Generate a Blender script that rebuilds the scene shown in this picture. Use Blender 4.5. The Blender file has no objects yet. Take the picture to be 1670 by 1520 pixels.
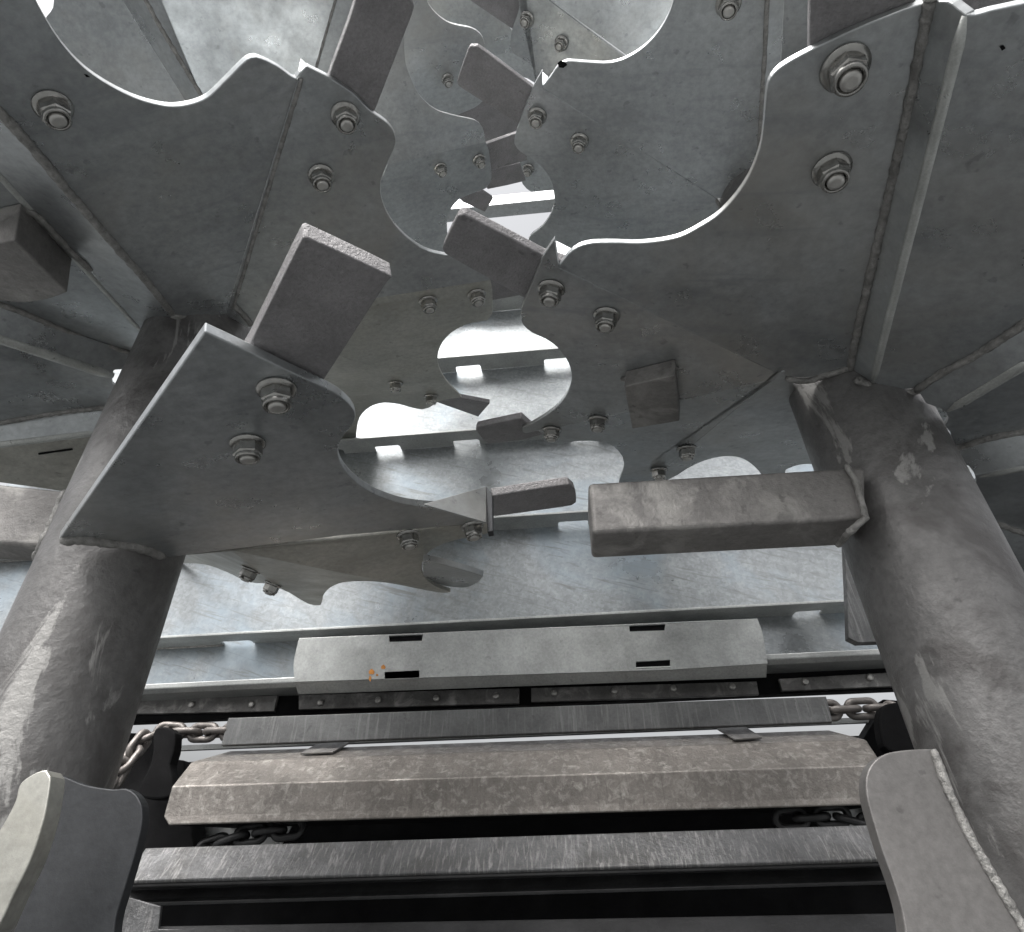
import bpy, bmesh, math, random
from mathutils import Vector, Matrix
from mathutils.geometry import tessellate_polygon
random.seed(7)
S = bpy.context.scene
col = S.collection
# ------------------------------------------------------------ camera
F, CX, CY = 1000.0, 835.0, 760.0            # focal length and centre in photo pixels
Zc = Vector((800 - CX, CY + 694, F)).normalized()          # world up seen in camera axes
Xc = Vector((15000, 0, -F)); Xc.y = -(Xc.x * Zc.x + Xc.z * Zc.z) / Zc.y; Xc.normalize()
Yc = Xc.cross(Zc)
if Yc.z < 0: Yc = -Yc
cam_d = bpy.data.cameras.new('camera'); cam = bpy.data.objects.new('camera', cam_d); col.objects.link(cam)
right = Vector((Xc.x, Yc.x, Zc.x)); up = Vector((Xc.y, Yc.y, Zc.y)); fwd = Vector((Xc.z, Yc.z, Zc.z))
cam.matrix_world = Matrix((( right.x, up.x, -fwd.x, 0), (right.y, up.y, -fwd.y, 0), (right.z, up.z, -fwd.z, 0), (0, 0, 0, 1)))
cam_d.sensor_width = 36; cam_d.lens = F / 1670 * 36; cam_d.clip_start = .01; cam_d.clip_end = 500
S.camera = cam
# ------------------------------------------------------------ light
SUN_EL, SUN_AZ = math.radians(60), math.radians(205)       # behind the viewer, from the left
w = bpy.data.worlds.new('World'); S.world = w; w.use_nodes = True
nt = w.node_tree; bg = nt.nodes['Background']; sky = nt.nodes.new('ShaderNodeTexSky')
sky.sky_type = 'NISHITA'; sky.sun_disc = False; sky.sun_elevation = SUN_EL; sky.sun_rotation = SUN_AZ
sky.air_density = 1.0; sky.dust_density = 10.0; sky.ozone_density = .6
hs = nt.nodes.new('ShaderNodeHueSaturation'); hs.inputs['Saturation'].default_value = .13   # overcast: nearly grey sky
nt.links.new(sky.outputs[0], hs.inputs['Color']); nt.links.new(hs.outputs[0], bg.inputs[0]); bg.inputs[1].default_value = .15
sl = bpy.data.lights.new('sun', 'SUN'); sun = bpy.data.objects.new('sun', sl); col.objects.link(sun)
sl.energy = 1.3; sl.angle = math.radians(22); sl.color = (1, .97, .93)
sd = Vector((math.sin(SUN_AZ) * math.cos(SUN_EL), math.cos(SUN_AZ) * math.cos(SUN_EL), math.sin(SUN_EL)))
sun.rotation_euler = (-sd).to_track_quat('-Z', 'Y').to_euler()
S.view_settings.view_transform = 'Standard'; S.view_settings.look = 'None'
S.view_settings.gamma = 1; S.view_settings.use_curve_mapping = False
S.view_settings.exposure = 1.05
# ------------------------------------------------------------ geometry helpers
def ray(x, y):
    d = Vector((x - CX, CY - y, F)); return Vector((d.dot(Xc), d.dot(Yc), d.dot(Zc))) / F
def atz(x, y, z):
    d = ray(x, y); return d * (z / d.z)
def aty(x, y, Y):
    d = ray(x, y); return d * (Y / d.y)
AL = Vector((-.6075, .7106)); AR = Vector((.4512, .7373)); RT = .084
def cyl(A, x, y, r, far=False):
    d = ray(x, y); a = d.x**2 + d.y**2; b = -2 * (d.x * A.x + d.y * A.y); c = A.length_squared - r * r
    D = b * b - 4 * a * c
    t = (-b + (1 if far else -1) * math.sqrt(max(D, 0))) / 2 / a
    return d * t
class Plane:
    def __init__(s, a, b, c):
        s.p = a.copy(); s.n = (b - a).cross(c - a).normalized()
        if s.n.z < 0: s.n = -s.n
    def at(s, x, y, off=0.0):
        d = ray(x, y); p = s.p + s.n * off
        return d * (p.dot(s.n) / d.dot(s.n))
def fold(hub, rim, tilt):
    """plane through the fold line hub-rim, as level as it can be, then turned about that line"""
    d = (rim - hub).normalized(); n = (Vector((0, 0, 1)) - d * d.z).normalized()
    n = Matrix.Rotation(math.radians(tilt), 3, d) @ n
    P = Plane(hub, rim, hub + n.cross(d)); return P
def smooth(pts, closed=True, step=7.0):
    """outline in photo pixels: (x,y) is a smooth point, (x,y,1) a corner"""
    n = len(pts); out = []
    P = [Vector(p[:2]) for p in pts]; C = [len(p) > 2 for p in pts]
    for i in range(n if closed else n - 1):
        a, b = P[i], P[(i + 1) % n]; ca, cb = C[i], C[(i + 1) % n]
        out.append(a)
        if ca and cb: continue
        m0 = (b - a) if ca else (b - P[i - 1]) * .5
        m1 = (b - a) if cb else (P[(i + 2) % n] - a) * .5
        L = (b - a).length
        m0 = m0 * min(1, L / max(m0.length, 1e-6)); m1 = m1 * min(1, L / max(m1.length, 1e-6))
        k = max(1, int(L / step))
        for j in range(1, k):
            t = j / k
            out.append(a * (2*t**3 - 3*t*t + 1) + m0 * (t**3 - 2*t*t + t) + b * (-2*t**3 + 3*t*t) + m1 * (t**3 - t*t))
    if not closed: out.append(P[-1])
    return out
def link(name, me, mat, parent=None):
    o = bpy.data.objects.new(name, me); col.objects.link(o)
    if mat: me.materials.append(mat)
    if parent:
        o.parent = parent; o.matrix_parent_inverse = WM[parent.name].inverted()
    WM[o.name] = Matrix.Identity(4)
    return o
WM = {}
def thing(name, label, cat, loc=(0, 0, 0), group=None, kind=None):
    o = bpy.data.objects.new(name, None); col.objects.link(o); o.location = loc; o.empty_display_size = .05
    WM[o.name] = Matrix.Translation(loc)
    tag(o, label, cat, group, kind); return o
def tag(o, label=None, cat=None, group=None, kind=None):
    if label: o['label'] = label
    if cat: o['category'] = cat
    if group: o['group'] = group
    if kind: o['kind'] = kind
    return o
def bevel(o, wd, seg=2, ang=35):
    m = o.modifiers.new('bevel', 'BEVEL'); m.width = wd; m.segments = seg; m.limit_method = 'ANGLE'; m.angle_limit = math.radians(ang)
    m.harden_normals = False
    return o
def solid(name, pts, vec, mat, parent=None, holes=(), bev=.0012, seg=2):
    """pts: planar closed loop (Vectors), extruded along vec"""
    loops = [pts] + [list(h) for h in holes]
    flat = [p for l in loops for p in l]
    tris = tessellate_polygon(loops)
    nrm = Vector((0, 0, 0))
    for i in range(len(pts)):
        a, b = pts[i], pts[(i + 1) % len(pts)]; nrm += a.cross(b)
    n = len(flat); verts = flat + [p + vec for p in flat]
    if holes:
        faces = [tuple(t) for t in tris] + [tuple(i + n for i in t) for t in tris]
    else:
        faces = [tuple(range(n)), tuple(range(n, 2*n))]
    s = 0
    for l in loops:
        k = len(l)
        for i in range(k):
            a, b = s + i, s + (i + 1) % k; faces.append((a, b, b + n, a + n))
        s += k
    me = bpy.data.meshes.new(name); me.from_pydata(verts, [], faces); 
    bm = bmesh.new(); bm.from_mesh(me)
    if holes: bmesh.ops.dissolve_limit(bm, angle_limit=.001, verts=bm.verts, edges=bm.edges)
    bmesh.ops.recalc_face_normals(bm, faces=bm.faces)
    bm.to_mesh(me); bm.free()
    o = link(name, me, mat, parent)
    if bev: bevel(o, bev, seg)
    return o
def plate(name, pl, outline, mat, parent, th=.008, off=0.0, label=None, bev=.0012, holes=()):
    px = smooth(outline)
    o = solid(name, [pl.at(p.x, p.y, off) for p in px], pl.n * th, mat, parent,
              [[pl.at(q.x, q.y, off) for q in smooth(h)] for h in holes], bev)
    if label: o['label'] = label
    return o
def tube(name, path, r, mat, parent, n=8, jit=0.0, closed=False, flat=1.0):
    bm = bmesh.new(); rings = []; L = len(path)
    for i, p in enumerate(path):
        a = path[(i - 1) % L] if (closed or i > 0) else path[i]; b = path[(i + 1) % L] if (closed or i < L - 1) else path[i]
        t = (b - a).normalized(); u = t.cross(Vector((.31, .2, .93))).normalized(); v = t.cross(u)
        rr = r * (1 + random.uniform(-jit, jit)); c = p + (u * random.uniform(-jit, jit) + v * random.uniform(-jit, jit)) * r * .5
        if not closed and i in (0, L - 1): rr *= .6
        rings.append([bm.verts.new(c + (u * math.cos(2*math.pi*k/n) + v * flat * math.sin(2*math.pi*k/n)) * rr) for k in range(n)])
    for i in range(L if closed else L - 1):
        A, B = rings[i], rings[(i + 1) % L]
        for k in range(n): bm.faces.new((A[k], A[(k+1) % n], B[(k+1) % n], B[k]))
    if not closed: bm.faces.new(rings[0]); bm.faces.new(rings[-1])
    bmesh.ops.recalc_face_normals(bm, faces=bm.faces)
    for f in bm.faces: f.smooth = True
    me = bpy.data.meshes.new(name); bm.to_mesh(me); bm.free()
    return link(name, me, mat, parent)
def dense(pts, step=.004):
    out = []
    for a, b in zip(pts, pts[1:]):
        k = max(1, int((b - a).length / step))
        out += [a.lerp(b, j / k) for j in range(k)]
    return out + [pts[-1]]
def bead(pl, line, parent, r=.0045, off=-.001):
    r *= .85
    px = smooth(line, False, 6); P = dense([pl.at(p.x, p.y, off) for p in px])
    return tube('weld_bead', P, r, M['weld'], parent, 8, .13)
def ridge(pl, a, b, par, r=.009):
    return tube('bend_ridge', dense([pl.at(*a, r * .6), pl.at(*b, r * .6)], .02), r, M['bend zinc'], par, 14)
def beadw(P, parent, r=.005):
    return tube('weld_bead', dense(P), r, M['weld'], parent, 8, .15)
def box(name, x0, x1, y0, y1, z0, z1, mat, parent=None, bev=.002):
    return solid(name, [Vector((x0, y0, z0)), Vector((x1, y0, z0)), Vector((x1, y1, z0)), Vector((x0, y1, z0))], Vector((0, 0, z1 - z0)), mat, parent, (), bev)
# ------------------------------------------------------------ materials
M = {}
def mat(name, base, metal=.4, rough=.5, mott=.12, mscale=9, spots=0.0, bump=.15, bscale=60, streak=None, tint=None, sheet=None, spec=.5, vor=0):
    m = bpy.data.materials.new(name); m.use_nodes = True; t = m.node_tree; N = t.nodes; L = t.links
    b = N['Principled BSDF']; b.inputs['Metallic'].default_value = metal; b.inputs['Roughness'].default_value = rough
    tc = N.new('ShaderNodeTexCoord'); mp = N.new('ShaderNodeMapping'); L.new(tc.outputs['Object'], mp.inputs[0])
    def noise(scale, det=6, rg=.6, vec=None, dist=0):
        n = N.new('ShaderNodeTexNoise'); n.inputs['Scale'].default_value = scale; n.inputs['Detail'].default_value = det
        n.inputs['Roughness'].default_value = rg; n.inputs['Distortion'].default_value = dist
        L.new(vec or mp.outputs[0], n.inputs['Vector']); return n.outputs['Fac']
    def ramp(f, p0, c0, p1, c1):
        r = N.new('ShaderNodeValToRGB'); L.new(f, r.inputs[0]); e = r.color_ramp.elements
        e[0].position = p0; e[1].position = p1
        e[0].color = (*c0, 1) if not isinstance(c0, float) else (c0, c0, c0, 1)
        e[1].color = (*c1, 1) if not isinstance(c1, float) else (c1, c1, c1, 1)
        return r.outputs[0]
    def mix(a, bb, f, mode='MIX'):
        x = N.new('ShaderNodeMix'); x.data_type = 'RGBA'; x.blend_type = mode
        if isinstance(f, float): x.inputs[0].default_value = f
        else: L.new(f, x.inputs[0])
        for s, v in ((6, a), (7, bb)):
            if isinstance(v, tuple): x.inputs[s].default_value = (*v, 1)
            else: L.new(v, x.inputs[s])
        return x.outputs[2]
    lo = tuple(c * (1 - mott) for c in base); hi = tuple(min(1, c * (1 + mott)) for c in base)
    c = ramp(noise(mscale), .35, lo, .65, hi)
    fine = noise(mscale * 14, 4, .7)
    c = mix(c, ramp(fine, .3, .82, .7, 1.12), 1.0, 'MULTIPLY')
    if vor:
        v = N.new('ShaderNodeTexVoronoi'); v.inputs['Scale'].default_value = vor; L.new(mp.outputs[0], v.inputs['Vector'])
        sp = N.new('ShaderNodeSeparateColor'); L.new(v.outputs['Color'], sp.inputs[0])
        c = mix(c, ramp(sp.outputs[0], 0, .88, 1, 1.1), 1.0, 'MULTIPLY')
    rsock = None
    if tint:                                           # a second colour in soft patches
        c = mix(c, tint[0], ramp(noise(tint[1], 5, .65, dist=.6), tint[2], 0.0, tint[3], 1.0))
    if streak:                                         # (direction scale, colour, lo, hi): long wiped streaks
        sc, cc, l0, h0 = streak[:4]; mp2 = N.new('ShaderNodeMapping'); mp2.inputs['Scale'].default_value = sc
        mp1 = N.new('ShaderNodeMapping')
        if len(streak) > 4: mp1.inputs['Rotation'].default_value = streak[4]
        L.new(tc.outputs['Object'], mp1.inputs[0]); L.new(mp1.outputs[0], mp2.inputs[0])
        f = noise(1.0, 7, .62, mp2.outputs[0], .8)
        c = mix(c, cc, ramp(f, l0, 0.0, h0, 1.0))
    if spots:                                          # small dark specks and nicks
        f = ramp(noise(60, 3, .5), .67, 0.0, .73, 1.0)
        c = mix(c, tuple(k * .35 for k in base), mix((0., 0., 0.), f, float(spots)))
    L.new(c, b.inputs['Base Color'])
    r = ramp(noise(mscale * 2.3, 5), .3, max(.05, rough - .12), .7, min(1., rough + .12)); L.new(r, b.inputs['Roughness'])
    bp = N.new('ShaderNodeBump'); bp.inputs['Strength'].default_value = bump; bp.inputs['Distance'].default_value = .004
    L.new(noise(bscale, 8, .65), bp.inputs['Height']); L.new(bp.outputs[0], b.inputs['Normal'])
    M[name] = m; return m
mat('galvanised plate', (.375, .392, .40), .74, .35, .13, 6, .35, .12, 45, tint=((.37, .355, .325), 2.2, .5, .8), streak=((4, 26, 10), (.27, .285, .295), .56, .8))
mat('blade steel', (.135, .13, .127), .4, .5, .07, 10, .4, .12, 90)
mat('cream lit zinc', (.41, .405, .37), .65, .42, .12, 8, .4, .12, 60, streak=((4, 26, 10), (.32, .31, .27), .56, .8))  # creamier zinc, also lightened for the bounced light on the far plates
mat('cast knife', (.225, .218, .222), .3, .55, .14, 18, .5, .7, 300)
mat('bare knife edge', (.55, .54, .54), .5, .5, .25, 60, .4, .5, 260)
mat('shaft steel', (.172, .168, .165), .5, .46, .18, 7, .4, .45, 70, streak=((10, 10, 4.5), (.30, .295, .285), .575, .605), tint=((.105, .10, .098), 7, .48, .6))
mat('bar steel', (.195, .187, .18), .4, .5, .2, 9, .5, .5, 110, tint=((.30, .29, .275), 16, .52, .66))
mat('door sheet', (.285, .303, .313), .60, .36, .10, 3, .2, .10, 25, vor=150, streak=((9, 60, 95), (.20, .21, .21), .54, .70, (0, math.radians(-18), 0)), tint=((.31, .38, .44), 1.8, .5, .72))
mat('door rib', (.34, .35, .345), .5, .42, .12, 14, .3, .12, 50, streak=((90, 40, 8), (.30, .31, .30), .6, .75))
mat('worn slat', (.17, .17, .172), .6, .40, .16, 20, .4, .5, 130, streak=((190, 40, 20), (.44, .43, .42), .50, .80), tint=((.10, .098, .095), 7, .5, .7))
mat('worn beam', (.22, .202, .185), .5, .42, .16, 16, .4, .3, 150, streak=((150, 40, 12), (.13, .118, .108), .55, .8), tint=((.40, .38, .35), 60, .50, .72))
mat('shaded steel', (.035, .035, .036), .3, .45, .3, 14, 0, .3, 70)  # shade among the low slats and chains, put into a near-black colour
mat('plate in shade', (.032, .034, .037), .35, .55, .12, 8, .4, .15, 60)  # blocked light painted in as near-black, for one blade and a lug side
mat('dark slat', (.11, .112, .113), .4, .5, .2, 12, .4, .2, 70, streak=((150, 30, 9), (.19, .19, .19), .52, .74))
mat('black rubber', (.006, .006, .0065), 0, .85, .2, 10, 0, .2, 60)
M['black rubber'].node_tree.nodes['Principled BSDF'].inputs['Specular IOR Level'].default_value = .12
mat('zinc bolt', (.34, .335, .32), .9, .27, .06, 9, 0, .0, 10)
mat('bolt stud', (.46, .45, .43), .7, .4, .08, 9, 0, .0, 10)
mat('bend zinc', (.42, .43, .415), .5, .38, .15, 30, .3, .25, 120)
for k_ in ('zinc bolt', 'bolt stud'):
    for n_ in M[k_].node_tree.nodes:
        if n_.type == 'BUMP': M[k_].node_tree.links.remove(n_.outputs[0].links[0])
mat('weld', (.25, .245, .235), .5, .5, .3, 80, .3, .9, 160)
mat('chain steel', (.19, .175, .165), .5, .5, .25, 40, .3, .3, 120)
mat('rust', (.42, .17, .03), 0, .7, .3, 60)
mat('strip steel', (.14, .137, .133), .4, .5, .25, 20, .5, .3, 80, tint=((.33, .32, .31), 20, .52, .68))
mat('yard concrete', (.105, .11, .112), 0, .85, .12, 2, .3, .2, 30)
# ------------------------------------------------------------ bolts
def lathe(bm, prof, n=28, hexa=False):
    R = []
    for r, z in prof:
        ring = []
        for k in range(n):
            a = 2 * math.pi * k / n; rr = r
            if hexa: 
                q = (a % (math.pi / 3)) - math.pi / 6; rr = r * math.cos(math.pi / 6) / math.cos(q)
            ring.append(bm.verts.new((rr * math.cos(a), rr * math.sin(a), z)))
        R.append(ring)
    for A, B in zip(R, R[1:]):
        for k in range(n):
            f = bm.faces.new((A[k], A[(k+1) % n], B[(k+1) % n], B[k])); f.smooth = not hexa
    bm.faces.new(R[-1])
def bolt_mesh():
    bm = bmesh.new()
    lathe(bm, [(.0005, 0), (.0155, 0), (.0165, .0008), (.0162, .0022), (.0135, .0036), (.0125, .004)], 32)
    lathe(bm, [(.0126, .0036), (.0132, .0046), (.0132, .0132), (.0120, .0150)], 36, True)
    lathe(bm, [(.0113, .0148), (.0113, .0176), (.0108, .0186), (.0094, .0190), (.0084, .0184), (.0082, .0150)], 32)
    me = bpy.data.meshes.new('bolt_nut'); bm.to_mesh(me); bm.free(); me.materials.append(M['zinc bolt'])
    bm = bmesh.new()
    lathe(bm, [(.0070, .0150), (.0070, .0194), (.0062, .0206), (.0040, .0210)], 24)
    st = bpy.data.meshes.new('bolt_stud'); bm.to_mesh(st); bm.free()
    # join both into one mesh with two materials
    bm = bmesh.new(); bm.from_mesh(me); k = len(bm.faces); bm.from_mesh(st); bm.faces.ensure_lookup_table()
    for i, f in enumerate(bm.faces): f.material_index = 0 if i < k else 1
    bmesh.ops.recalc_face_normals(bm, faces=bm.faces)
    out = bpy.data.meshes.new('bolt'); bm.to_mesh(out); bm.free()
    out.materials.append(M['zinc bolt']); out.materials.append(M['bolt stud'])
    return out
BOLT = bolt_mesh()
def bolt(pl, x, y, parent, s=1.0, name='bolt'):
    s *= 1.14
    p = pl.at(x, y, -.0004); o = bpy.data.objects.new(name, BOLT); col.objects.link(o)
    q = (-pl.n).to_track_quat('Z', 'Y')
    mw = Matrix.Translation(p) @ q.to_matrix().to_4x4() @ Matrix.Rotation(random.uniform(0, 6), 4, 'Z') @ Matrix.Diagonal((s, s, s, 1))
    o.parent = parent; o.matrix_parent_inverse = WM[parent.name].inverted(); o.matrix_basis = mw; WM[o.name] = mw
    return o
G = M['galvanised plate']; K = M['cast knife']
# ------------------------------------------------------------ ground
gr = solid('ground', [Vector((-60, -60, -1.05)), Vector((60, -60, -1.05)), Vector((60, 60, -1.05)), Vector((-60, 60, -1.05))], Vector((0, 0, -.1)), M['yard concrete'], None, (), 0)
gr['kind'] = 'structure'
# ------------------------------------------------------------ tailgate door
YD = 1.50
door = thing('tailgate_door', 'tall galvanised sheet door with horizontal ribs, upright behind the two augers', 'door', (0, YD, .4))
def zy(x, y, Y): return aty(x, y, Y).z
zt = zy(835, 440, YD); zb = zy(835, 1125, YD)
box('door_sheet', -1.75, 1.45, YD, YD + .004, zb, zt, M['door sheet'], door, 0)
def rib(yj, notches, dep, name='rib', x0=-1.7, x1=1.4, nd=.026):
    z = zy(835, yj, YD); lo = []
    for a, b in sorted(notches):
        xa = aty(a, yj, YD).x; xb = aty(b, yj, YD).x; c = .007; lo += [(xa, YD - .0015), (xa, YD - nd + c), (xa + c * .3, YD - nd + c * .3), (xa + c, YD - nd), (xb - c, YD - nd), (xb - c * .3, YD - nd + c * .3), (xb, YD - nd + c), (xb, YD - .0015)]
    pts = [Vector((x0, YD - dep, z)), Vector((x0, YD - .0015, z))] + [Vector((p, q, z)) for p, q in lo] + [Vector((x1, YD - .0015, z)), Vector((x1, YD - dep, z))]
    o = solid(name, pts, Vector((0, 0, .006)), M['door rib'], door, (), .001)
    tube('weld_bead', dense([Vector((x0, YD - .004, z - .001)), Vector((notches and aty(sorted(notches)[0][0], yj, YD).x or x1, YD - .004, z - .001))], .01), .003, M['weld'], o, 6, .2)
    return o
rib(506, [(600, 640), (900, 940)], .07)
rib(600, [(590, 630), (745, 785), (888, 930), (1050, 1095)], .072)
rib(721, [(490, 530), (552, 566), (616, 656), (741, 783), (930, 975), (1130, 1180)], .072)
rib(864, [(560, 610), (911, 960), (1200, 1250)], .072)
rib(1028, [(372, 420), (1300, 1345)], .075)
# lower ledge
zl = zy(835, 1104, YD - .11)
lower = solid('door_ledge', [Vector((-1.7, YD - .002, zl)), Vector((-1.7, YD - .11, zl)), Vector((-1.7, YD - .122, zl + .008)), Vector((-1.7, YD - .122, zl + .020)), Vector((-1.7, YD - .11, zl + .016)), Vector((-1.7, YD - .002, zl + .014))],
      Vector((3.1, 0, 0)), M['door rib'], door, (), .002)
# folded cover channel with slots
YC = YD - .135
Pc = Plane(Vector((0, YC, 0)), Vector((1, YC, 0)), Vector((0, YC, 1)))
if Pc.n.y < 0: Pc.n = -Pc.n
cover = plate('cover_channel', Pc, [(487, 1043, 1), (634, 1036, 1), (635, 1047, 1), (688, 1045, 1), (690, 1033, 1), (1026, 1021, 1), (1027, 1030, 1), (1084, 1028, 1), (1085, 1018, 1), (1236, 1011, 1), (1243, 1030), (1252, 1082, 1), (1095, 1092, 1), (480, 1112, 1), (479, 1080)],
      M['door rib'], door, .005, label='bent light grey channel with four dark slots', holes=[[(627, 1096, 1), (684, 1093, 1), (684, 1106, 1), (627, 1108, 1)], [(1037, 1079, 1), (1093, 1076, 1), (1093, 1089, 1), (1037, 1091, 1)]])
cover.data.materials[0] = M['door rib']
a, b = aty(487, 1043, YC), aty(1236, 1011, YC)
zc0 = max(a.z, b.z)
def strip(name, p, q, v, mat_, par, th, bev=.001):   # quad p-q swept by v, given thickness th
    n = (q - p).cross(v).normalized() * th
    return solid(name, [p, q, q + v, p + v], n, mat_, par, (), bev)
strip('upper_fold', aty(487, 1042, YC) + Vector((0, .001, -.002)), aty(1236, 1010, YC) + Vector((0, .001, -.002)), Vector((0, .13, .012)), M['door rib'], cover, .004)
strip('lower_fold', aty(480, 1112, YC) + Vector((0, .001, .002)), aty(1252, 1083, YC) + Vector((0, .001, .002)), Vector((0, .03, -.022)), M['door rib'], cover, .004)
box('slot_shade_backing', a.x + .02, b.x - .02, YC + .007, YC + .012, aty(835, 1098, YC).z + .001, zc0 - .004, M['black rubber'], cover, 0)  # added black sheet standing in for the unlit inside of the channel
for (x, y, r) in ((606, 1096, 4.5), (625, 1088, 3.6), (615, 1101, 2.0)):
    plate('rust_spot', Pc, [(x + r * 1.1 * math.cos(k), y + r * (1 + .2 * math.sin(3 * k)) * math.sin(k)) for k in (0, .8, 1.6, 2.4, 3.2, 4, 4.8, 5.6)], M['rust'], cover, .0004, off=-.0006, bev=0)
plate('rust_spot', Pc, [(603, 1101), (601, 1108), (604, 1112), (606, 1105)], M['rust'], cover, .0004, off=-.0006, bev=0)
# ------------------------------------------------------------ seal bar under the door
YS = 1.46
seal = thing('seal_bar', 'black rubber seal bar with bolted clamping strips just below the door', 'seal', (0, YS, zy(835, 1130, YS)))
p0, p1 = zy(835, 1151, YS), zl + .006
box('rubber_backing', -1.7, 1.5, YS, YS + .03, p0, p1, M['black rubber'], seal, .001)
Ps = Plane(Vector((0, YS - .012, 0)), Vector((1, YS - .012, 0)), Vector((0, YS - .012, 1)))
if Ps.n.y < 0: Ps.n = -Ps.n
sb = [[(180, 1142, 1), (452, 1134, 1), (447, 1160, 1), (180, 1165, 1)], [(487, 1133, 1), (847, 1122, 1), (847, 1147, 1), (487, 1157, 1)], [(866, 1122, 1), (1234, 1111, 1), (1238, 1133, 1), (866, 1145, 1)], [(1270, 1107, 1), (1500, 1094, 1), (1506, 1117, 1), (1276, 1127, 1)]]
st = [plate('clamping_strip', Ps, q, M['strip steel'], seal, .011) for q in sb]
bm = bmesh.new(); lathe(bm, [(.0075, 0), (.0075, .004), (.0058, .0055), (.003, .0062)], 14); HD = bpy.data.meshes.new('bolt_head'); bm.to_mesh(HD); bm.free(); HD.materials.append(M['bolt stud'])
for x, y in ((313, 1149), (411, 1149), (523, 1146), (617, 1142), (712, 1139), (809, 1135), (904, 1130), (1002, 1127), (1098, 1123), (1194, 1120), (1313, 1112), (1418, 1105)):
    k = 0 if x < 470 else 1 if x < 850 else 2 if x < 1250 else 3
    o = bpy.data.objects.new('bolt_head', HD); col.objects.link(o); o.parent = st[k]
    o.matrix_basis = Matrix.Translation(Ps.at(x, y, -.0005)) @ Vector((0, -1, 0)).to_track_quat('Z', 'Y').to_matrix().to_4x4()
# ------------------------------------------------------------ machine body behind and below (dark)
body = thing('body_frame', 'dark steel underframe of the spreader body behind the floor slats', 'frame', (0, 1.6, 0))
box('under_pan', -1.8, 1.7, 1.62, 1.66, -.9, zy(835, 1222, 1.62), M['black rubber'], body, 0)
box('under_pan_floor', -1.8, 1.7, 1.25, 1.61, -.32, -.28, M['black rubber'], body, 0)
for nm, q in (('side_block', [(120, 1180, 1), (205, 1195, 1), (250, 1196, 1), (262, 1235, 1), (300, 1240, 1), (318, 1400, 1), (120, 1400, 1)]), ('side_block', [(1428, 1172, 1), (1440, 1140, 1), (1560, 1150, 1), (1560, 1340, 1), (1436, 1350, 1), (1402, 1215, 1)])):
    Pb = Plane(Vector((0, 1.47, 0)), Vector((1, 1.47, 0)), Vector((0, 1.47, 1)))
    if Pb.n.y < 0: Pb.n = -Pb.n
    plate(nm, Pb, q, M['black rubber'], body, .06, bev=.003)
Pg = Plane(Vector((0, 1.55, 0)), Vector((1, 1.55, 0)), Vector((0, 1.55, 1)))
if Pg.n.y < 0: Pg.n = -Pg.n
plate('side_plate', Pg, [(330, 1345, 1), (480, 1340, 1), (450, 1395, 1), (292, 1395, 1)], M['galvanised plate'], body, .004)
plate('side_plate', Pg, [(1340, 1320, 1), (1420, 1316, 1), (1420, 1350, 1), (1385, 1350, 1), (1350, 1335)], M['galvanised plate'], body, .004)
# ------------------------------------------------------------ rear cross beam
def loft(name, rows, mat_, parent, th=.006, bev=.006, seg=3, label=None):
    """rows: list of lists of world points, same count -> folded sheet"""
    verts = [p for r in rows for p in r]; n = len(rows[0]); faces = []
    for i in range(len(rows) - 1):
        for j in range(n - 1): faces.append((i*n + j, i*n + j + 1, (i+1)*n + j + 1, (i+1)*n + j))
    me = bpy.data.meshes.new(name); me.from_pydata(verts, [], faces)
    o = link(name, me, mat_, parent)
    s = o.modifiers.new('solidify', 'SOLIDIFY'); s.thickness = th; s.offset = 0
    bevel(o, bev, seg, 12)
    for f in me.polygons: f.use_smooth = False
    if label: o['label'] = label
    return o
beam = thing('rear_cross_beam', 'wide folded beige-grey cross beam with chamfered ends, above the lowest slats', 'beam', (0, 1.3, .1))
def row(a, b, Ya, Yb=None): 
    return [aty(*a, Ya), aty((a[0]+b[0])/2, (a[1]+b[1])/2, Ya), aty(*b, Yb or Ya)]
bb = loft('beam_skin', [row((376, 1227), (1352, 1193), 1.43), row((312, 1245), (1413, 1209), 1.36), row((281, 1284), (1440, 1250), 1.30), row((268, 1332), (1450, 1300), 1.298), row((276, 1346), (1452, 1312), 1.296)], M['worn beam'], beam, .006, .016, 5)
strip('beam_floor', aty(276, 1346, 1.305), aty(1452, 1312, 1.305), Vector((0, .25, .012)), M['black rubber'], beam, .006)
Pt = Plane(aty(376, 1227, 1.425), aty(1352, 1193, 1.425), aty(835, 1227, 1.355))
for q in ([(490, 1231, 1), (516, 1216, 1), (572, 1212, 1), (543, 1229, 1)], [(1170, 1191, 1), (1216, 1188, 1), (1243, 1205, 1), (1198, 1208, 1)]):
    plate('scraper_tab', Pt, q, M['bar steel'], beam, .004, off=.004)
ledge = strip('ledge_strip', aty(285, 1226, 1.52), aty(1445, 1179, 1.52), Vector((0, 0, .012)), M['door rib'], beam, .01)
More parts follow.
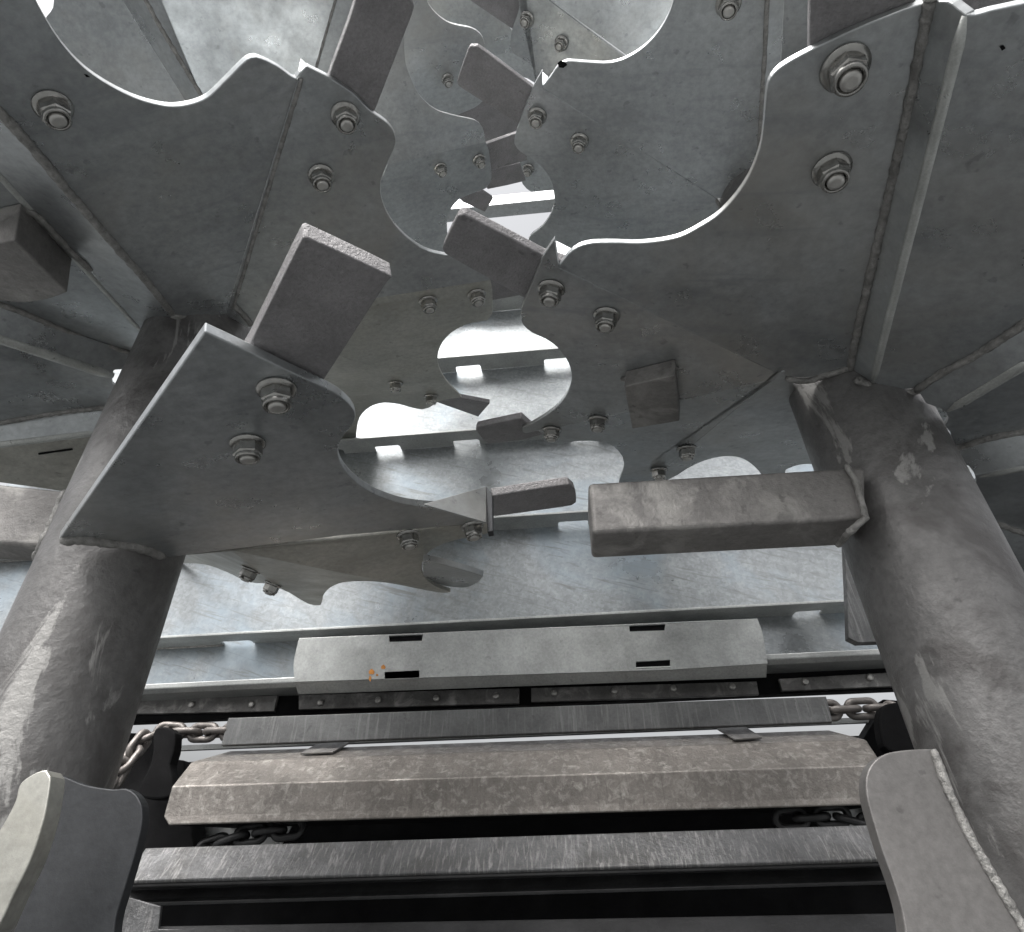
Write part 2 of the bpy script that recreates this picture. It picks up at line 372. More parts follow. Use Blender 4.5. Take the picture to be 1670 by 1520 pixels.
# ------------------------------------------------------------ conveyor: slats and chains
conv = thing('chain_conveyor', 'chain and slat floor conveyor turning round below the door', 'conveyor', (0, 1.3, .1))
s1 = loft('slat', [row((374, 1172), (1346, 1137), 1.40), row((362, 1217), (1357, 1179), 1.395)], M['dark slat'], conv, .012, .002, label='upper dark slat hanging between the two chain ends')
s2 = loft('slat', [row((238, 1385), (1436, 1347), 1.19), row((204, 1440), (1450, 1404), 1.15)], M['worn slat'], conv, .008, .003, label='wide grey slat with a bright worn middle')
loft('slat_flange', [row((205, 1444), (1450, 1408), 1.156), row((205, 1449), (1452, 1411), 1.21), row((212, 1470), (1455, 1430), 1.20), row((214, 1476), (1456, 1440), 1.19)], M['shaded steel'], s2, .006, .003)
s3 = loft('slat', [row((258, 1513), (1470, 1492), 1.14), row((190, 1560), (1490, 1540), 1.10)], M['shaded steel'], conv, .008, .003, label='dark slat cut off by the bottom edge')
Pk = Plane(Vector((0, 1.13, 0)), Vector((1, 1.13, 0)), Vector((0, 1.13, 1)))
if Pk.n.y < 0: Pk.n = -Pk.n
plate('slat_end', Pk, [(188, 1476, 1), (205, 1462, 1), (262, 1478, 1), (258, 1515, 1), (430, 1518, 1), (430, 1535, 1), (180, 1535, 1)], M['worn slat'], s2, .006)
def link_mesh():
    L, W, r = .030, .0135, .0065; P = []
    for k in range(10): a = -math.pi/2 + math.pi * k / 9; P.append(Vector((L/2 - .002 + W * math.cos(a), W * math.sin(a), 0)))
    for k in range(10): a = math.pi/2 + math.pi * k / 9; P.append(Vector((-L/2 + .002 + W * math.cos(a), W * math.sin(a), 0)))
    o = tube('chain_link', P, r, M['chain steel'], None, 10, 0, True); me = o.data; bpy.data.objects.remove(o); return me
LK = link_mesh()
LK2 = LK.copy(); LK2.materials.clear(); LK2.materials.append(M['shaded steel'])  # dark copy of the link, with the shade below the beam in its colour
def chain(path, pitch=.034, s=1.0, ph=0, LK=LK):
    D = [0.0]
    for a, b in zip(path, path[1:]): D.append(D[-1] + (b - a).length)
    k = 0; t = 0
    while t < D[-1]:
        i = max(j for j in range(len(path) - 1) if D[j] <= t); f = (t - D[i]) / max(1e-6, D[i+1] - D[i])
        p = path[i].lerp(path[i+1], f); d = (path[i+1] - path[i]).normalized()
        up_ = Vector((0, 0, 1)); y_ = (up_ - d * up_.dot(d)).normalized(); z_ = d.cross(y_)
        R = Matrix((d, y_, z_)).transposed().to_4x4()
        o = bpy.data.objects.new('chain_link', LK); col.objects.link(o); o.parent = conv; o.matrix_parent_inverse = WM[conv.name].inverted()
        o.matrix_basis = Matrix.Translation(p) @ R @ Matrix.Rotation((math.pi/2 if (k + ph) % 2 else 0) + .12, 4, 'X') @ Matrix.Diagonal((s, s, s, 1))
        t += pitch * s; k += 1
chain([aty(384, 1194, 1.41), aty(300, 1195, 1.41), aty(262, 1193, 1.40), aty(235, 1205, 1.37), aty(190, 1262, 1.32), aty(150, 1330, 1.3)], s=1.12)
chain([aty(1345, 1159, 1.41), aty(1440, 1154, 1.41), aty(1472, 1170, 1.38), aty(1510, 1225, 1.33)], s=1.12)
chain([aty(470, 1352, 1.35), aty(400, 1362, 1.34), aty(310, 1395, 1.33)], s=1.05, LK=LK2)
chain([aty(1290, 1335, 1.35), aty(1360, 1330, 1.34), aty(1430, 1350, 1.33)], s=1.05, LK=LK2)
# sprocket drums holding the chains
for lab, q in (('curved black sprocket guard at the left end of the top slat', [(262, 1202), (270, 1190), (290, 1192), (298, 1200), (296, 1230), (290, 1250), (293, 1300), (240, 1300), (258, 1250), (262, 1225)]),
               ('rounded black sprocket guard at the right end of the top slat', [(1424, 1185), (1428, 1160), (1445, 1152), (1480, 1156), (1500, 1230), (1450, 1232), (1432, 1222)])):
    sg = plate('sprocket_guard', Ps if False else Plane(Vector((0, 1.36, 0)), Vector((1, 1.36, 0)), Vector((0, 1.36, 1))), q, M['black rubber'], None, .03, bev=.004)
    tag(sg, lab, 'guard')
# ------------------------------------------------------------ upper frame bar and right door post
tb = box('top_crossbar', -1.4, 1.3, 1.50, 1.56, zy(850, 330, 1.50), zy(850, 330, 1.50) + .07, M['galvanised plate'], None, .003)
tag(tb, 'pale horizontal bar high up against the sky, seen through the gap between augers', 'bar')
Pp = Plane(Vector((0, 1.22, 0)), Vector((1, 1.22, 0)), Vector((0, 1.22, 1)))
if Pp.n.y < 0: Pp.n = -Pp.n
post = plate('door_post', Pp, [(1377, 878, 1), (1381, 960), (1384, 1040, 1), (1400, 1048, 1), (1450, 1046, 1), (1470, 860, 1)], M['dark slat'], None, .02)
tag(post, 'narrow grey guide post at the right edge of the door', 'post')
# ============================================================ RIGHT AUGER
RA = thing('vertical_auger', 'right-hand galvanised auger with a square bar welded across its tube', 'auger', (AR.x, AR.y, -.5), 'vertical spreading augers')
LA = thing('vertical_auger', 'left-hand galvanised auger whose lowest flight ends in a bolted square-cut plate', 'auger', (AL.x, AL.y, -.5), 'vertical spreading augers')
def shaft(A, par, z0=-.9, z1=2.9):
    bm = bmesh.new(); n = 72; R = []
    zs = [z0 + (z1 - z0) * i / 60 for i in range(61)]
    for z in zs: R.append([bm.verts.new((A.x + RT * math.cos(2*math.pi*k/n), A.y + RT * math.sin(2*math.pi*k/n), z)) for k in range(n)])
    for P, Q in zip(R, R[1:]):
        for k in range(n): f = bm.faces.new((P[k], P[(k+1) % n], Q[(k+1) % n], Q[k])); f.smooth = True
    bm.faces.new(R[0]); bm.faces.new(R[-1]); bmesh.ops.recalc_face_normals(bm, faces=bm.faces)
    me = bpy.data.meshes.new('shaft'); bm.to_mesh(me); bm.free(); return link('shaft', me, M['shaft steel'], par)
SR = shaft(AR, RA); SLs = shaft(AL, LA)
FP = 'flight_plate'
# --- first turn
h0 = cyl(AR, 1388, 600, RT)
A1 = fold(h0, cyl(AR, 1378, 110, .50), -6)
oA1 = plate(FP, A1, [(1517, 3, 1), (1482, 13), (1450, 25), (1400, 45), (1352, 67), (1320, 83), (1290, 99), (1268, 114), (1254, 133), (1249, 165), (1246, 200), (1240, 240), (1224, 283), (1202, 318), (1172, 350), (1138, 372), (1110, 386), (1080, 393), (1040, 397), (1000, 396), (965, 397), (943, 403), (927, 415), (911, 436, 1), (1275, 612, 1), (1310, 616), (1345, 612), (1388, 602, 1)], G, RA)
A2 = fold(A1.at(1275, 612), A1.at(911, 436), -14)
oA2 = plate(FP, A2, [(911, 436, 1), (904, 391, 1), (884, 422), (868, 460), (853, 495), (849, 515), (853, 530), (868, 543), (890, 553), (908, 566), (922, 583), (930, 600), (932, 618), (926, 640), (912, 660), (890, 678), (866, 692), (852, 697), (852, 704), (857, 707, 1), (1262, 619, 1), (1275, 612, 1)], G, RA)
A3 = Plane(A2.at(857, 707), A2.at(1262, 619), cyl(AR, 1040, 792, .53, True))
oA3 = plate(FP, A3, [(878, 703, 1), (889, 712), (897, 721), (909, 725), (925, 723), (939, 720), (973, 720), (1000, 728), (1015, 745), (1018, 757), (1016, 768), (1009, 790), (1020, 806), (1040, 800), (1056, 786, 1), (1271, 608, 1), (1262, 619, 1)], G, RA)
A4 = fold(A3.at(1271, 608), A3.at(1058, 784), -3)
oA4 = plate(FP, A4, [(1056, 786, 1), (1075, 788), (1105, 775), (1120, 765), (1150, 751), (1185, 744), (1213, 749), (1237, 768), (1250, 790, 1), (1276, 790, 1), (1300, 690, 1), (1296, 630, 1), (1280, 606, 1), (1271, 608, 1)], G, RA, label='bluish shaded plate behind the tube')
A5 = fold(A4.at(1287, 680), A4.at(1277, 770), 8)
plate(FP, A5, [(1288, 680, 1), (1278, 768, 1), (1296, 760), (1312, 757, 1), (1345, 757, 1), (1345, 640, 1)], G, RA)
# bend strip and big right plate
def lower(p, dz): return Vector((p.x, p.y, p.z - dz))
b1 = lower(A1.at(1578, 22), .045); b2 = lower(A1.at(1418, 612), .018)
def onto(p):   # pixel of a world point
    c = Vector((Xc.x*p.x + Yc.x*p.y + Zc.x*p.z, Xc.y*p.x + Yc.y*p.y + Zc.y*p.z, Xc.z*p.x + Yc.z*p.y + Zc.z*p.z))
    return (CX + F * c.x / c.z, CY - F * c.y / c.z)
As = Plane(A1.at(1388, 600), A1.at(1517, 3), cyl(AR, 1422, 624, .088))
oAs = plate(FP, As, [(1517, 3, 1), (1388, 602, 1), (1420, 622, 1), (1576, 24, 1), (1560, 12), (1545, 2)], G, RA, label='narrow bent strip beside the weld')
A0 = Plane(As.at(1420, 622), As.at(1576, 24), cyl(AR, 1490, 636, .088))
oA0 = plate(FP, A0, [(1576, 24, 1), (1590, 24), (1612, 18), (1640, 12), (1720, -5, 1), (1900, 300, 1), (1700, 505, 1), (1495, 634, 1), (1455, 634), (1420, 622, 1)], G, RA, label='broad plate stained with vertical brown marks')
bead(A1, [(1515, 8), (1480, 190), (1445, 340), (1412, 480), (1394, 560), (1388, 600)], oA1, .006)
bead(A1, [(1282, 618, 1), (1315, 621), (1345, 612), (1386, 600, 1)], oA1, .006)
bead(A0, [(1400, 618), (1430, 634), (1465, 640), (1495, 636)], oA0, .006)
bead(A0, [(1700, 505), (1640, 548), (1590, 580), (1540, 606), (1497, 634)], oA0, .006)
# fan of plates to the right of the tube
Ab = fold(A0.at(1495, 634), A0.at(1690, 512), -52)
oAb = plate(FP, Ab, [(1700, 505, 1), (1495, 634, 1), (1510, 658, 1), (1538, 668, 1), (1700, 570, 1)], G, RA, label='dark patched strip between two welds')
Ac = fold(Ab.at(1538, 668), Ab.at(1700, 570), -6)
oAc = plate(FP, Ac, [(1700, 570, 1), (1538, 668, 1), (1547, 682), (1541, 695, 1), (1550, 706, 1), (1552, 733, 1), (1700, 700, 1)], G, RA)
bead(Ac, [(1700, 699, 1), (1620, 712), (1552, 733, 1)], oAc, .006)
Ad = fold(Ac.at(1552, 733), Ac.at(1700, 700), -52)
oAd = plate(FP, Ad, [(1700, 700, 1), (1552, 733, 1), (1562, 756, 1), (1580, 760), (1590, 775, 1), (1700, 752, 1)], G, RA)
Ae = fold(Ad.at(1590, 775), Ad.at(1700, 752), -8)
oAe = plate(FP, Ae, [(1700, 752, 1), (1590, 775, 1), (1592, 786), (1585, 793, 1), (1620, 850, 1), (1700, 878, 1)], G, RA)
bead(Ae, [(1700, 878, 1), (1660, 866), (1622, 852, 1)], oAe, .006)
Af = fold(Ae.at(1620, 850), Ae.at(1700, 878), -8)
plate(FP, Af, [(1700, 878, 1), (1620, 850, 1), (1655, 925, 1), (1665, 960, 1), (1700, 970, 1)], G, RA)
bolt(A1, 1378, 110, oA1, 1.08); bolt(A1, 1356, 276, oA1, 1.0)
bolt(A2, 899, 471, oA2, .95); bolt(A2, 989, 514, oA2, .95)
bolt(A3, 900, 701, oA3, .95); bolt(A3, 975, 684, oA3, .95)
bolt(A4, 1119, 731, oA4, 1.0); bolt(A4, 1074, 766, oA4, 1.0)
def knife(pl, outline, par, th=.013, off=.0085, label=None):
    o = plate('knife', pl, outline, K, par, th, off, label, bev=.002); return o
knife(A1, [(1322, -60, 1), (1320, 84, 1), (1330, 130, 1), (1500, 60, 1), (1492, -20, 1)], oA1)
knife(A1, [(1535, -40, 1), (1540, 6, 1), (1600, 30, 1), (1700, 20, 1), (1700, -40, 1)], oA1)
knife(A2, [(757, 350), (747, 352), (721, 406), (725, 414), (850, 484, 1), (930, 520, 1), (960, 440, 1), (886, 417, 1)], oA2)
knife(A3, [(778, 697), (850, 682, 1), (872, 702, 1), (890, 708, 1), (850, 718, 1), (797, 724), (790, 720), (776, 701)], oA3, .013)
plate('square_stub', A2, [(1018, 631, 1), (1101, 612, 1), (1108, 687, 1), (1031, 700, 1)], M['bar steel'], oA2, .028, off=-.028, label='short dark square stub welded under the plate', bev=.002)
bead(A2, [(1013, 619, 1), (1060, 609), (1107, 601, 1)], oA2, .0045, -.002)
# notch lug at the fold
def lug(p1, p2, p3, Y, par):
    return solid('fold_lug', [aty(*p1, Y), aty(*p2, Y), aty(*p3, Y)], Vector((0, .006, .004)), G, par, (), .0006)
yl = A1.at(911, 436).y
lug((904, 391), (911, 434), (932, 405), yl + .012, oA2)
# square bar across the tube
qb = solid('square_bar', [aty(959, 787, .657), aty(1412, 760, .657), aty(1412, 845, .657), aty(966, 869, .657)], Vector((0, .072, 0)), M['bar steel'], RA, (), .006, 4)
bead_pts = [aty(1380, 758, .652), aty(1396, 785, .652), aty(1404, 815, .65), aty(1412, 845, .652), aty(1385, 868, .66), aty(1366, 890, .70)]
beadw(bead_pts, qb, .004)
# lower blade of the right auger
def vplane(Y):
    P = Plane(Vector((0, Y, 0)), Vector((1, Y, 0)), Vector((0, Y, 1)))
    if P.n.y < 0: P.n = -P.n
    return P
PR = vplane(.63)
if PR.n.y < 0: PR.n = -PR.n
rb = plate('blade', PR, [(1521, 1221, 1), (1478, 1223), (1445, 1229), (1424, 1243), (1413, 1266), (1414, 1300), (1426, 1345), (1440, 1390), (1458, 1440), (1472, 1490), (1482, 1560, 1), (1690, 1560, 1), (1600, 1400, 1), (1545, 1300, 1)], M['blade steel'], RA, .018, label='rounded upright blade welded low on the tube')
bead(PR, [(1522, 1222, 1), (1545, 1285), (1580, 1360), (1620, 1430), (1680, 1530, 1)], rb, .0045, -.001)
# --- second turn
B1 = fold(cyl(AR, 1175, 327, RT), atz(885, 141, 1.14), -12)
oB1 = plate(FP, B1, [(1115, -60, 1), (1100, -5), (1091, 22), (1075, 50), (1051, 76), (1021, 95), (993, 103), (960, 102), (925, 100), (912, 105), (900, 122), (884, 143, 1), (1168, 323, 1), (1235, 330, 1), (1253, -60, 1)], G, RA)
B2 = fold(B1.at(1168, 323), B1.at(884, 143), -14)
oB2 = plate(FP, B2, [(884, 143, 1), (884, 116, 1), (868, 145), (852, 185), (841, 218), (839, 235), (849, 248), (866, 259), (885, 275), (898, 295), (904, 322), (900, 345), (886, 368), (862, 390), (875, 420, 1), (1000, 450, 1), (1200, 400, 1), (1168, 323, 1)], G, RA)
plate('stain', B1, [(909, 103), (914, 99), (922, 101), (925, 106), (919, 111), (912, 110)], M['black rubber'], oB1, .0004, off=-.0008, bev=0)
bolt(B2, 876, 189, oB2, .95); bolt(B2, 945, 230, oB2, .95); bolt(B1, 1188, 6, oB1, 1)
knife(B2, [(778, 76), (766, 76), (745, 134), (748, 141), (846, 203, 1), (920, 240, 1), (950, 180, 1), (869, 143, 1)], oB2, .010)
lug((884, 116), (886, 141), (894, 125), B1.at(884, 143).y + .01, oB2)
Bs = fold(B1.at(1237, 300), B1.at(1253, -60), 20)
oBs = plate(FP, Bs, [(1253, -60, 1), (1235, 330, 1), (1262, 330, 1), (1282, -60, 1)], G, RA)
B0 = fold(Bs.at(1262, 330), Bs.at(1282, -60), -8)
plate(FP, B0, [(1282, -60, 1), (1262, 330, 1), (1420, 250, 1), (1420, -60, 1)], G, RA)
bead(B1, [(1252, -20, 1), (1247, 90), (1240, 200), (1236, 300, 1)], oB1, .004)
bead(B1, [(1168, 325, 1), (1176, 345), (1168, 360, 1)], oB1, .004)
# --- third turn
C2 = fold(atz(1018, 90, 1.62), atz(840, -40, 1.72), -14)
oC2 = plate(FP, C2, [(853, -40, 1), (846, 15), (835, 48), (832, 75), (838, 88), (856, 99), (871, 116), (880, 170, 1), (1040, 170, 1), (1040, 108, 1), (840, -40, 1)], G, RA)
C1 = fold(C2.at(1018, 90), C2.at(842, -40), -2)
plate(FP, C1, [(842, -40, 1), (1060, 118, 1), (1170, 120, 1), (1170, -40, 1)], G, RA)
bolt(C2, 860, 31, oC2, .95); bolt(C2, 916, 70, oC2, .95)
knife(C2, [(690, -60, 1), (762, -2, 1), (836, 48, 1), (880, 60, 1), (880, -60, 1)], oC2, .01)
C3 = fold(atz(1000, 300, 1.66), atz(842, 267, 1.74), -14)
oC3 = plate(FP, C3, [(838, 262, 1), (846, 280), (852, 300), (866, 313), (880, 312), (930, 308, 1), (930, 240, 1), (850, 230, 1)], G, RA)
bolt(C3, 862, 275, oC3, .95)
# ============================================================ LEFT AUGER
hub = cyl(AL, 182, 893, RT)
L0 = fold(hub, cyl(AL, 600, 720, .45), 10)
oL0 = plate(FP, L0, [(334, 541, 1), (408, 575, 1), (470, 605), (520, 628), (552, 645), (573, 664), (580, 680), (573, 696), (558, 714), (551, 735), (557, 758), (574, 780), (604, 802), (647, 819), (688, 826), (735, 829), (768, 833), (785, 843), (790, 853, 1), (560, 873, 1), (306, 905, 1), (270, 908), (230, 892), (180, 881), (96, 880, 1)], G, LA, .0105, label='large front plate with a square-cut leading edge')
bead(L0, [(98, 881, 1), (140, 880), (185, 886), (230, 893), (268, 908, 1)], oL0, .008)
bolt(L0, 451, 634, oL0, .96); bolt(L0, 404, 722, oL0, .94)
knife(L0, [(500, 387), (640, 452), (632, 460), (527, 622, 1), (470, 690, 1), (360, 640, 1), (408, 560, 1), (494, 388)], oL0, .016, .0145, label='dark rough cast knife with a bright worn end')
L1 = Plane(L0.at(306, 905), L0.at(790, 853), cyl(AL, 736, 966, .53, True))
oL1 = plate(FP, L1, [(790, 853, 1), (796, 845, 1), (803, 850), (803, 862), (795, 870), (765, 876), (735, 883), (712, 892), (695, 905), (688, 922), (691, 940), (706, 954), (735, 966, 1), (556, 934, 1), (376, 897, 1), (306, 905, 1)], M['cream lit zinc'], LA)
bolt(L1, 770, 858, oL1, .95); bolt(L1, 666, 872, oL1, .95)
solid('fold_lug', [aty(690, 822, .60), aty(793, 793, .66), aty(793, 852, .64)], Vector((.0, .012, .004)), G, oL1, (), .0008)
solid('fold_lug', [aty(793, 793, .655), aty(803, 806, .655), aty(804, 866, .655), aty(795, 868, .655)], Vector((.0, .012, .0)), M['plate in shade'], oL1, (), .0008)
knife(L1, [(803, 809, 1), (929, 790), (938, 798), (940, 820), (932, 825), (805, 843, 1)], oL1, .014, -.002, label='short thick knife with a bright speckled edge')
L2 = Plane(L1.at(376, 897), L1.at(735, 966), cyl(AL, 523, 985, .53, True))
oL2 = plate(FP, L2, [(376, 897, 1), (556, 934, 1), (735, 966, 1), (722, 967), (690, 962), (640, 952), (600, 948), (560, 950), (538, 959), (527, 972), (523, 987), (503, 985), (470, 966), (445, 953, 1)], M['cream lit zinc'], LA)
L3 = Plane(L2.at(376, 897), L2.at(470, 966), cyl(AL, 335, 921, .48, True))
oL3 = plate(FP, L3, [(376, 897, 1), (470, 966, 1), (440, 953), (415, 951), (395, 945), (370, 933), (335, 921), (280, 918, 1), (270, 890, 1)], M['cream lit zinc'], LA)
bolt(L3, 409, 928, oL3, .9); bolt(L3, 446, 952, oL3, .9)
kn = plate('knife', L2, [(690, 914, 1), (727, 922), (788, 940), (782, 948), (762, 958), (735, 957), (690, 950, 1)], G, oL2, .010, .012, label='pale short knife peeping past the plate')
# --- second turn
Lm = Plane(cyl(AL, 368, 514, .086), cyl(AL, 300, 514, .086), cyl(AL, 487, 122, .52))
oLm = plate(FP, Lm, [(30, -60, 1), (55, -5), (84, 47), (111, 84), (141, 114), (181, 141), (228, 163), (275, 174), (309, 171), (339, 159), (369, 131), (403, 98), (419, 94), (450, 107), (483, 129), (490, 118, 1), (368, 514, 1), (320, 518), (281, 512, 1), (0, 182, 1), (-80, 90, 1), (-80, -60, 1)], G, LA)
bolt(Lm, 86, 173, oLm, 1.0)
Ln = fold(Lm.at(368, 514), Lm.at(490, 118), 14)
oLn = plate(FP, Ln, [(490, 118, 1), (500, 108, 1), (537, 127), (575, 152), (603, 180), (632, 201), (644, 219), (645, 236), (632, 266), (621, 299), (624, 329), (638, 359), (662, 386), (692, 407), (719, 415), (750, 420), (790, 436, 1), (800, 457, 1), (610, 487, 1), (405, 535, 1), (368, 514, 1)], G, LA)
bead(Lm, [(-10, 172, 1), (50, 238), (110, 310), (180, 392), (240, 460), (281, 512, 1)], oLm, .0065)
bead(Lm, [(281, 514), (320, 520), (360, 516)], oLm, .006)
bead(Ln, [(492, 128, 1), (455, 250), (420, 370), (381, 500, 1)], oLn, .0035)
bead(Ln, [(381, 498), (398, 515), (410, 530)], oLn, .006)
bolt(Ln, 563, 188, oLn, 1.0); bolt(Ln, 524, 286, oLn, .98)
knife(Ln, [(582, -60, 1), (580, 0), (537, 123, 1), (520, 170, 1), (590, 235, 1), (612, 180, 1), (672, 25), (676, 12), (670, -5), (640, -60, 1)], oLn, .013)
solid('fold_lug', [aty(484, 130, Lm.at(485, 127).y), aty(490, 95, Lm.at(485, 127).y), aty(503, 108, Lm.at(485, 127).y)], Vector((0, .006, .006)), G, oLn, (), .0006)
Lo = fold(Ln.at(610, 487), Ln.at(800, 457), 16)
oLo = plate(FP, Lo, [(800, 457, 1), (803, 470), (803, 512), (796, 522), (765, 528), (740, 540), (722, 558), (714, 580), (717, 602), (730, 624), (753, 648, 1), (640, 610, 1), (540, 575, 1), (440, 540, 1), (610, 487, 1)], M['cream lit zinc'], LA)
bolt(Lo, 698, 491, oLo, .95); bolt(Lo, 777, 480, oLo, .95)
knife(Lo, [(770, 440, 1), (870, 420, 1), (872, 468, 1), (853, 481, 1), (805, 490, 1), (760, 500, 1)], oLo, .012)
Lp = Plane(Lo.at(540, 575), Lo.at(753, 648), cyl(AL, 600, 664, .50, True))
oLp = plate(FP, Lp, [(540, 575, 1), (753, 648, 1), (718, 654), (700, 665), (688, 668), (668, 664), (650, 659), (625, 657), (603, 664), (587, 680), (582, 700), (580, 730, 1), (520, 740, 1), (450, 640, 1)], M['cream lit zinc'], LA)
bolt(Lp, 645, 625, oLp, .95); bolt(Lp, 703, 646, oLp, .95)
knife(Lp, [(712, 656, 1), (742, 647, 1), (799, 658, 1), (780, 680, 1)], oLp, .012)
# far-left fan
Ls = fold(Lm.at(281, 512), Lm.at(0, 182), -10)
oLs = plate(FP, Ls, [(-80, 90, 1), (281, 512, 1), (262, 542, 1), (233, 540, 1), (0, 283, 1), (-80, 195, 1)], G, LA, label='narrow bent strip beside the long weld')
Lt = fold(Ls.at(233, 540), Ls.at(0, 283), 6)
oLt = plate(FP, Lt, [(-80, 195, 1), (0, 283, 1), (233, 540, 1), (246, 552), (224, 577, 1), (110, 540, 1), (0, 497, 1), (-80, 470, 1)], G, LA)
bead(Lt, [(-10, 492, 1), (40, 510), (110, 540), (170, 562), (215, 575, 1)], oLt, .0065)
bead(Lt, [(218, 574), (235, 564), (246, 553)], oLt, .006)
stub = plate('square_stub', Lt, [(-70, 412, 1), (24, 391, 1), (110, 477, 1), (82, 487), (50, 493), (20, 493), (-70, 480, 1)], M['bar steel'], oLt, .055, off=-.055, label='square stub welded under the plate at the left edge', bev=.002)
bead(Lt, [(-10, 356), (20, 350), (48, 345), (64, 354), (90, 382), (118, 412), (143, 438)], oLt, .006, -.002)
Lu = fold(Lt.at(224, 577), Lt.at(0, 497), 52)
oLu = plate(FP, Lu, [(-80, 470, 1), (0, 497, 1), (110, 540, 1), (224, 577, 1), (214, 602, 1), (186, 604), (182, 614, 1), (0, 552, 1), (-80, 524, 1)], G, LA)
Lv = fold(Lu.at(182, 614), Lu.at(0, 552), 6)
oLv = plate(FP, Lv, [(-80, 524, 1), (0, 552, 1), (182, 614, 1), (184, 627), (195, 635, 1), (182, 664, 1), (90, 674, 1), (0, 691, 1), (-80, 706, 1)], G, LA)
bead(Lv, [(-10, 691, 1), (90, 674), (180, 663, 1)], oLv, .006)
Lw = fold(Lv.at(182, 664), Lv.at(0, 691), 52)
oLw = plate(FP, Lw, [(-80, 706, 1), (0, 691, 1), (182, 664, 1), (170, 702, 1), (0, 724, 1), (-80, 735, 1)], G, LA)
Lx = fold(Lw.at(170, 702), Lw.at(0, 724), 6)
oLx = plate(FP, Lx, [(-80, 735, 1), (0, 724, 1), (170, 702, 1), (140, 790, 1), (122, 798), (108, 802), (60, 795), (0, 787, 1), (-80, 776, 1)], M['cream lit zinc'], LA, label='cream-tinted plate at the left edge')
# square bar on the left tube
qL = solid('square_bar', [aty(-90, 780, .70), aty(130, 802, .70), aty(100, 892, .70), aty(-90, 882, .70)], Vector((0, .06, 0)), M['bar steel'], LA, (), .006, 4)
beadw([aty(108, 800, .66), aty(92, 838, .66), aty(70, 888, .66), aty(58, 912, .68)], qL, .006)
# lower blades
P1 = vplane(.52)
if P1.n.y < 0: P1.n = -P1.n
plate('blade', P1, [(60, 1259), (76, 1256), (82, 1266), (80, 1290), (70, 1340), (50, 1400), (22, 1458), (-10, 1520), (-60, 1560, 1), (-60, 1440, 1), (0, 1352), (24, 1308), (33, 1278)], M['cream lit zinc'], LA, .018, label='narrow pale upright blade welded on the tube')
P2 = vplane(.60)
if P2.n.y < 0: P2.n = -P2.n
plate('blade', P2, [(100, 1264, 1), (140, 1280), (184, 1287), (206, 1286), (222, 1296), (231, 1315), (231, 1345), (220, 1392), (203, 1448), (188, 1500), (183, 1560, 1), (10, 1560, 1), (30, 1500), (60, 1430), (88, 1340)], M['plate in shade'], LA, .012, label='dark rounded blade in front of the tube')
# --- third turn
Q0 = fold(cyl(AL, 470, 225, RT), cyl(AL, 555, 0, .36), 8)
oQ = plate(FP, Q0, [(238, -60, 1), (330, 162, 1), (380, 220, 1), (470, 225, 1), (517, 112, 1), (566, -60, 1)], G, LA)
bead(Q0, [(232, -10, 1), (262, 45), (295, 100), (332, 162, 1)], oQ, .005)
Qs = fold(Q0.at(330, 162), Q0.at(238, -60), -34)
plate(FP, Qs, [(215, -60, 1), (238, -60, 1), (330, 162, 1), (380, 220, 1), (345, 225, 1), (302, 165, 1), (196, -5, 1), (165, -60, 1)], G, LA)
Qt = fold(Qs.at(302, 165), Qs.at(196, -5), 9)
plate(FP, Qt, [(165, -60, 1), (196, -5, 1), (302, 165, 1), (345, 225, 1), (250, 225, 1), (120, 150, 1), (66, 44, 1), (76, 26), (86, 12), (90, -60, 1)], G, LA)
Q1 = fold(Q0.at(500, 170), Q0.at(566, -60), 14)
oQ1 = plate(FP, Q1, [(566, -60, 1), (517, 112, 1), (470, 225, 1), (480, 290, 1), (632, 268, 1), (792, 231, 1), (787, 208), (775, 196), (740, 188), (710, 178), (686, 157), (671, 130), (662, 105), (659, 72), (661, 40), (669, 15), (690, -60, 1)], G, LA)
bead(Q0, [(550, -10, 1), (530, 60), (515, 112, 1)], oQ, .003)
Q2 = fold(Q1.at(632, 268), Q1.at(792, 231), 16)
oQ2 = plate(FP, Q2, [(632, 268, 1), (792, 231, 1), (797, 245), (801, 275), (801, 296), (793, 307), (769, 316), (748, 326), (734, 344), (729, 365), (733, 400), (740, 430, 1), (560, 430, 1)], G, LA)
bolt(Q2, 718, 274, oQ2, .95); bolt(Q2, 781, 260, oQ2, .95)
knife(Q2, [(780, 240, 1), (860, 212, 1), (860, 262, 1), (803, 277, 1), (780, 282, 1)], oQ2, .01)
knife(Q2, [(745, 320, 1), (787, 311, 1), (805, 323, 1), (791, 346, 1), (755, 330, 1)], oQ2, .01, .03)
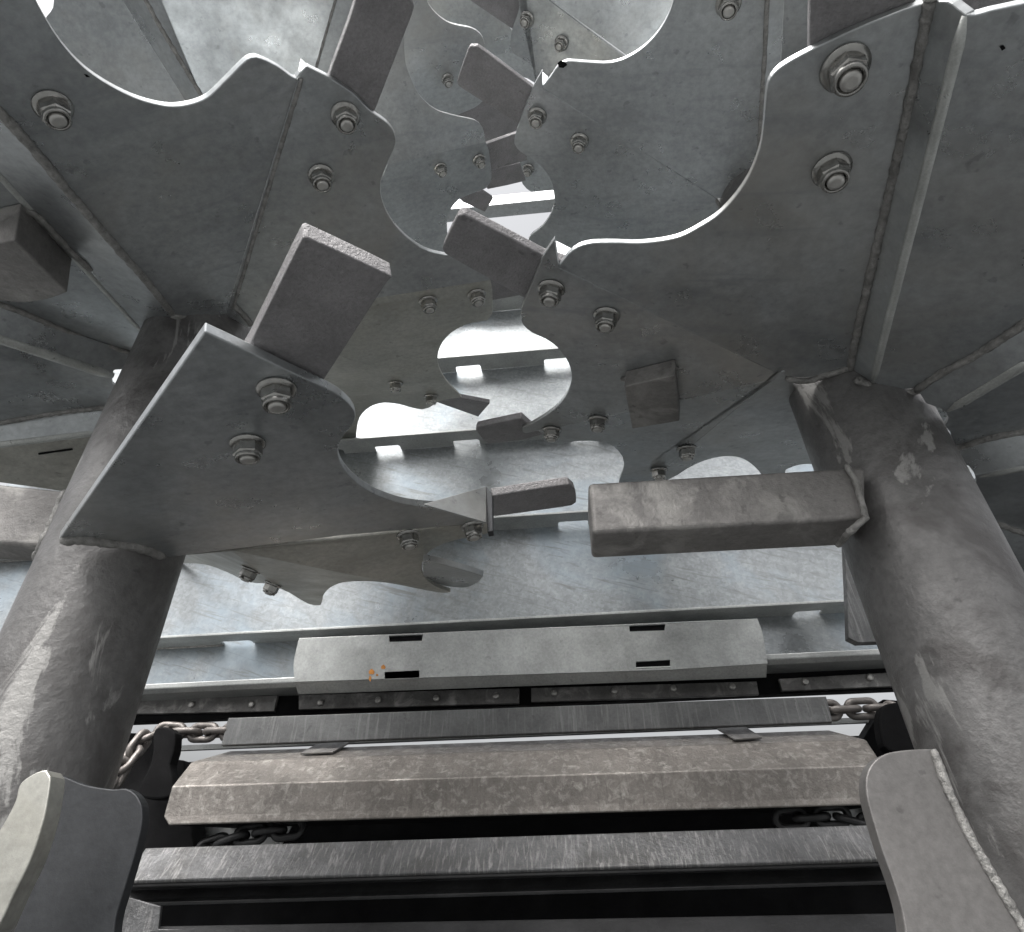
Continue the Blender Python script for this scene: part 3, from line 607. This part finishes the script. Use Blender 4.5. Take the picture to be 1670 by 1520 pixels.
knife(Q2, [(790, 280, 1), (848, 266, 1), (858, 295, 1), (825, 303, 1), (795, 309, 1)], oQ2, .01, .05)
# --- fourth and fifth turn
D0 = fold(atz(670, 116, 1.85), atz(792, 84, 1.88), 10)
oD0 = plate(FP, D0, [(620, 130, 1), (670, 117, 1), (792, 84, 1), (790, 69), (783, 55), (769, 46), (734, 38), (711, 22), (696, 0), (690, -60, 1), (620, -60, 1)], G, LA)
D1 = fold(D0.at(670, 117), D0.at(792, 84), 16)
oD1 = plate(FP, D1, [(620, 130, 1), (670, 117, 1), (792, 84, 1), (796, 110), (796, 150), (780, 172), (750, 186), (720, 200, 1), (640, 200, 1)], G, LA)
bolt(D1, 730, 129, oD1, .95)
D1k = knife(D1, [(735, 190, 1), (750, 150, 1), (872, 165, 1), (860, 200, 1), (846, 222, 1), (799, 235, 1), (780, 230, 1)], oD1, .01, .02)
E0 = fold(atz(690, 20, 2.28), atz(792, 84, 2.3), 10)
kE = plate(FP, E0, [(690, -60, 1), (760, -60, 1), (842, 60, 1), (836, 84, 1), (795, 94, 1), (760, 90, 1), (690, 60, 1)], G, LA)
plate(FP, E0, [(795, 75, 1), (850, 60, 1), (900, 110, 1), (880, 140, 1), (860, 128, 1), (800, 110, 1)], G, LA, off=.25)
# rounded bends where the strips meet the wide plates
ridge(A0, (1576, 24), (1424, 622), oAs, .005)
ridge(Lt, (-80, 195), (233, 540), oLs, .006)
ridge(Ac, (1700, 570), (1542, 666), oAb, .010)
ridge(Ae, (1700, 752), (1594, 774), oAd, .008)
ridge(Lv, (-80, 524), (184, 612), oLu, .010)
ridge(Lx, (-80, 734), (168, 703), oLw, .008)
# marks scratched on the cream plate and dark nicks on the plates
for P_, o_, pts in ((Lx, None, [(62, 739), (90, 735), (118, 731), (119, 734), (90, 738), (63, 742)]), (Lm, oLm, [(137, 121), (142, 122), (147, 126), (141, 126)]), (A0, oA0, [(1630, 76), (1636, 74), (1640, 79), (1634, 83)])):
    plate('stain', P_, pts, M['black rubber'], o_ or oLx, .0004, off=-.0008, bev=0)
